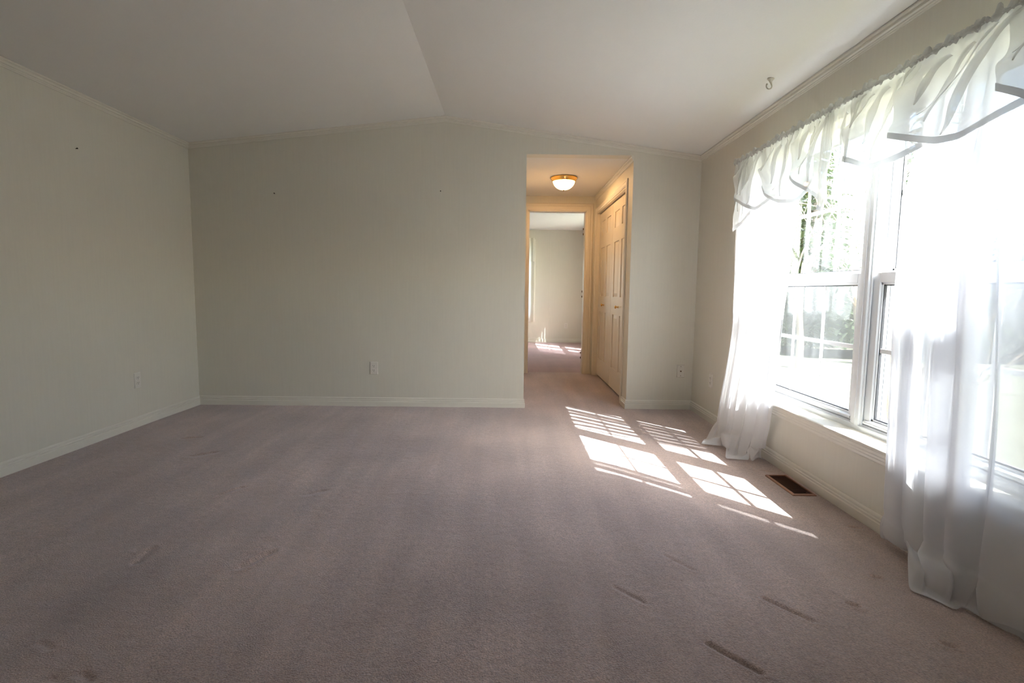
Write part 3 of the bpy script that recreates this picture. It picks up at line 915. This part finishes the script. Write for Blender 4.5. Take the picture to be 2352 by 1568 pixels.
# picture nails
for loc, dv, lab in (((-2.031, D, 1.842), (0, -1, 0), 'tiny picture nail high on the gable wall nearer the dim corner'),
                     ((-.606, D, 1.878), (0, -1, 0), 'tiny picture nail on the gable wall below the ceiling ridge'),
                     ((XL, 3.439, 1.898), (1, 0, 0), 'tiny picture nail left in the wall opposite the window')):
    d = Vector(dv)
    bm = tube(BM(), [Vector(loc) - d * .004, Vector(loc) + d * .009 + Vector((0, 0, .003))], .0022, 8)
    tube(bm, [Vector(loc) + d * .009 + Vector((0, 0, .003)), Vector(loc) + d * .0115 + Vector((0, 0, .0038))], .0048, 10)
    o = obj('picture_nail', bm, M_DARK)
    tag(o, lab, 'nail', 'picture nails')

# ------------------------------------------------------------------ floor register
rg = empty('floor_register', (1.532, 2.770, 0))
tag(rg, 'brown metal floor register in the carpet under the window', 'floor vent')
RX0, RX1, RY0, RY1 = 1.472, 1.593, 2.620, 2.920
bm = BM()
def ring(z, i): return [bm.verts.new((x, y, z)) for x, y in ((RX0 + i, RY0 + i), (RX1 - i, RY0 + i), (RX1 - i, RY1 - i), (RX0 + i, RY1 - i))]
rs = [ring(-.006, 0), ring(.003, 0), ring(.007, .005), ring(.007, .012), ring(-.004, .014)]
for a, b in zip(rs, rs[1:]):
    for k in range(4): bm.faces.new((a[k], a[(k + 1) % 4], b[(k + 1) % 4], b[k]))
at_parent(obj('frame', bm, noisy('brown_register_frame', (0.30, 0.15, 0.10), .45, .4, 30, .06)), rg)
at_parent(obj('well', box(BM(), RX0 + .012, RX1 - .012, RY0 + .012, RY1 - .012, -.006, .0005), M_DARK), rg)
NS = 24
sb = box(BM(), -(RX1 - RX0) / 2 + .013, (RX1 - RX0) / 2 - .013, -.0040, .0040, -.0006, .0006)
s0 = None
for k in range(NS):
    y = lerp(RY0 + .021, RY1 - .021, k / (NS - 1))
    if s0 is None:
        s0 = obj('slat', sb, M_BROWN); s = s0
    else:
        s = s0.copy(); COL.objects.link(s)
    s.location = (1.5325, y, .0040)
    s.rotation_euler = (math.radians(-24), 0, 0)
    at_parent(s, rg)
at_parent(obj('damper_lever', box(BM(), 1.548, 1.556, RY0 + .014, RY0 + .022, .004, .011, .001), M_BROWN), rg)

# ------------------------------------------------------------------ ceiling hook
kx = (RZ - ER) / (XR - RX)
hx, hy = 1.438, 3.048
hz = ER + (XR - hx) * kx
hk = empty('ceiling_hook', (hx, hy, hz))
tag(hk, 'small cream plant hook screwed to the ceiling near the window', 'hook')
bm = lathe(BM(), [(0, .003), (.019, .003), (.019, -.003), (.016, -.007), (.010, -.012), (.007, -.020), (0, -.020)], (0, 0, 0), 24)
obj('hook_base', bm, M_ENAMEL, hk, True)
pts, rad = [], []
for k in range(6):
    pts.append((lerp(0, .009, k / 5), 0, lerp(-.012, -.040, k / 5))); rad.append(lerp(.0075, .0038, k / 5))
for k in range(1, 13):
    a = math.radians(lerp(0, 215, k / 12))
    pts.append((-.007 + .016 * math.cos(a), 0, -.040 - .016 * math.sin(a))); rad.append(.0036)
obj('hook_arm', tube(BM(), pts, rad, 10), M_ENAMEL, hk, True)
bm = BM(); bmesh.ops.create_uvsphere(bm, u_segments=12, v_segments=8, radius=.0055, matrix=Matrix.Translation(pts[-1]))
obj('hook_tip', bm, M_ENAMEL, hk, True)

# ------------------------------------------------------------------ hallway light
LX, LY, LZ = 0.540, 5.53, OZ
lt = empty('ceiling_light', (LX, LY, LZ))
tag(lt, 'lit flush ceiling light with brass rim and frosted glass bowl in the hallway', 'ceiling light')
bm = lathe(BM(), [(0, .0), (.132, 0), (.138, -.006), (.139, -.014), (.133, -.018), (.130, -.026), (.124, -.036), (.116, -.044), (.110, -.042), (.110, -.012), (0, -.012)], (0, 0, 0), 48)
obj('brass_rim', bm, M_BRASS, lt, True)
prof = [(.112, -.036)]
for k in range(1, 15):
    a = math.pi / 2 * k / 14
    prof.append((.112 * math.cos(a) if k < 14 else 0, -.036 - .092 * math.sin(a)))
mg = bpy.data.materials.new('lit_frosted_glass')
mg.use_nodes = True
nt = mg.node_tree; nt.nodes.clear()
o_ = nt.nodes.new('ShaderNodeOutputMaterial')
em = nt.nodes.new('ShaderNodeEmission'); em.inputs['Color'].default_value = (1.0, 0.56, 0.22, 1); em.inputs['Strength'].default_value = 5.0
tr = nt.nodes.new('ShaderNodeBsdfTransparent')
mxs = nt.nodes.new('ShaderNodeMixShader'); mxs.inputs[0].default_value = 0.35
nt.links.new(em.outputs[0], mxs.inputs[1]); nt.links.new(tr.outputs[0], mxs.inputs[2]); nt.links.new(mxs.outputs[0], o_.inputs['Surface'])
obj('glass_bowl', lathe(BM(), prof, (0, 0, 0), 48), mg, lt, True)
bm = BM(); bmesh.ops.create_uvsphere(bm, u_segments=20, v_segments=12, radius=.020, matrix=Matrix.Translation((.006, 0, -.034)))
obj('bulb', bm, emissive('lit_bulb', (1.0, .58, .25), 1500.0), lt, True)
obj('finial', lathe(BM(), [(0, -.124), (.007, -.126), (.009, -.131), (.005, -.137), (0, -.140)], (0, 0, 0), 16), M_BRONZE, lt, True)

# ------------------------------------------------------------------ outdoors
GZ = -0.60
bm = BM()
nx, ny = 40, 40
vs = [[bm.verts.new((lerp(-30, 70, i / nx), lerp(-45, 75, j / ny), GZ + .05 * math.sin(i * 1.3) * math.cos(j * .9) - (.0 if i else 0))) for i in range(nx + 1)] for j in range(ny + 1)]
for j in range(ny):
    for i in range(nx): bm.faces.new((vs[j][i], vs[j][i + 1], vs[j + 1][i + 1], vs[j + 1][i]))
tag(obj('lawn', bm, M_GRASS, None, True), 'pale sunlit straw-green lawn outside the window', 'lawn', kind='structure')
bm = BM()
path = [(4.5, 22.0), (6.2, 16.5), (8.2, 14.2), (11, 13.6), (16, 13.0), (24, 11.0), (40, 6.0)]
la, lb = [], []
for k, (x, y) in enumerate(path):
    q = Vector(path[min(k + 1, len(path) - 1)]) - Vector(path[max(k - 1, 0)]); q.normalize()
    n = Vector((-q.y, q.x)) * 1.0
    la.append(bm.verts.new((x + n.x, y + n.y, GZ + .075))); lb.append(bm.verts.new((x - n.x, y - n.y, GZ + .075)))
for k in range(len(path) - 1): bm.faces.new((la[k], la[k + 1], lb[k + 1], lb[k]))
bmesh.ops.solidify(bm, geom=bm.faces[:], thickness=.06)
tag(obj('driveway', bm, M_ROAD), 'pale gravel driveway crossing beyond the lawn', 'driveway', kind='structure')

def conifer_mesh(seed, h, r):
    g = random.Random(seed)
    v, f = [], []
    levels = 34
    for L in range(levels):
        t = L / (levels - 1)
        z = h * (.04 + .95 * t)
        R = r * (1 - t) ** .85 * g.uniform(.85, 1.12) + .08
        nb = max(5, int(11 * (1 - t) + 4))
        for b in range(nb):
            a = 2 * math.pi * (b + g.random()) / nb
            dx, dy = math.cos(a), math.sin(a)
            LL = R * g.uniform(.75, 1.1)
            dr = g.uniform(.15, .42)
            nt_ = 9
            for k in range(nt_):
                s = (k + .6) / nt_
                px, py, pz = dx * LL * s, dy * LL * s, z - dr * LL * s * s
                w = LL * .34 * (1 - s * .75) * g.uniform(.7, 1.2)
                for sd in (-1, 1):
                    ex, ey = px + dx * w * .6 - dy * w * sd, py + dy * w * .6 + dx * w * sd
                    ez = pz - w * g.uniform(.1, .55)
                    th = w * .22
                    i0 = len(v)
                    v += [(px - dx * th, py - dy * th, pz), (px + dx * th, py + dy * th, pz + th * .7), (ex, ey, ez)]
                    f.append((i0, i0 + 1, i0 + 2))
    me = bpy.data.meshes.new('needles')
    me.from_pydata(v, [], f); me.update()
    me.materials.append(M_NEEDLE)
    return me

con_meshes = [conifer_mesh(3, 9.0, 2.0), conifer_mesh(5, 7.4, 1.9)]
trunk_meshes = []
for hh in (8.4, 6.5):
    bm = tube(BM(), [(0, 0, -.1), (0, 0, hh * .5), (.03, .02, hh)], [.16, .10, .02], 8)
    me = bpy.data.meshes.new('trunk'); bm.to_mesh(me); bm.free(); me.materials.append(M_BARK)
    trunk_meshes.append(me)
CON = [(7.4, 18.2, 0, 1.05, 'tall spruce seen through the window nearest the gable-side curtain'),
       (9.6, 16.8, 1, 1.1, 'bushy spruce just beyond the driveway behind the middle panes'),
       (12.6, 16.2, 0, 1.15, 'dark spruce behind the window mullion'),
       (15.9, 15.9, 1, 1.15, 'spruce beyond the driveway in line with the bare shrub stems'),
       (19.4, 14.6, 0, 1.0, 'spruce standing behind the leading edge of the long sheer curtain'),
       (22.9, 13.2, 1, 1.1, 'spruce faintly seen through the long sheer curtain'),
       (4.6, 21.8, 0, 1.1, 'distant spruce hidden mostly by the gable-side curtain'),
       (26.6, 11.6, 0, 1.1, 'last spruce of the row toward the room foreground'),
       (10.9, 20.3, 0, 1.35, 'taller spruce rising behind the front row')]
for k, (x, y, mi, s, lab) in enumerate(CON):
    t = empty('spruce_tree', (x, y, GZ), k * 1.3)
    t.scale = (s, s, s)
    tag(t, lab, 'tree', 'spruces beyond the driveway')
    for nm, me in (('needles', con_meshes[mi]), ('trunk', trunk_meshes[mi])):
        o = bpy.data.objects.new(nm, me); COL.objects.link(o); o.parent = t

def bare_tree(name, loc, seed, stems, h, r0, depth, label, spread=.35, group='bare trees outside'):
    g = random.Random(seed)
    bm = BM(); bt = BM()
    def grow(b, p, d, L, r, lv):
        n = 4
        pts = [Vector(p)]; rad = [r]
        q = Vector(p); dd = Vector(d)
        for k in range(n):
            dd = (dd + Vector((g.uniform(-.18, .18), g.uniform(-.18, .18), g.uniform(-.04, .14)))).normalized()
            q = q + dd * L / n
            pts.append(q.copy()); rad.append(lerp(r, r * .55, (k + 1) / n))
        tube(b, pts, rad, 6 if lv < 2 else 4, False)
        if lv < depth:
            nc = 3 if lv < 2 else g.choice((2, 3, 3))
            for c in range(nc):
                k = g.randint(2, n) if c else n
                ax = Vector((g.uniform(-1, 1), g.uniform(-1, 1), g.uniform(-.2, .6))).normalized()
                nd_ = (dd * 1.0 + ax * g.uniform(.45, .95)).normalized()
                grow(bt if lv >= 1 else b, pts[k], nd_, L * g.uniform(.55, .8), rad[k] * .72, lv + 1)
    for s in range(stems):
        a = 2 * math.pi * (s + g.uniform(-.2, .2)) / stems
        d = Vector((math.cos(a) * spread, math.sin(a) * spread, 1)).normalized() if stems > 1 else Vector((g.uniform(-.08, .08), g.uniform(-.08, .08), 1))
        st = Vector((math.cos(a) * r0 * .8, math.sin(a) * r0 * .8, -.05)) if stems > 1 else Vector((0, 0, -.05))
        grow(bm, st, d, h * .42 * g.uniform(.85, 1.1), r0 * g.uniform(.75, 1.0), 0)
    t = empty(name, loc)
    tag(t, label, 'shrub' if 'shrub' in name else 'tree', group)
    obj('trunk', bm, M_BARK, t, True)
    obj('twigs', bt, M_BARK, t, True)
    return t
bare_tree('bare_shrub', (3.42, 4.42, GZ), 11, 5, 3.2, .034, 4, 'bare many-stemmed shrub close outside the window mullion', .22)
bare_tree('bare_shrub', (4.1, 2.75, GZ), 17, 5, 3.2, .036, 4, 'bare shrub outside, seen through the long sheer curtain', .34)
bare_tree('bare_tree', (6.4, 11.5, GZ), 23, 1, 6.5, .10, 5, 'slender bare tree on the lawn behind the far panes')
bare_tree('bare_tree', (8.4, 12.4, GZ), 29, 2, 7.0, .10, 5, 'bare forked tree on the lawn before the driveway', .2)
bare_tree('bare_tree', (12.5, 9.2, GZ), 31, 1, 7.0, .11, 5, 'bare lawn tree glimpsed through the long sheer curtain')
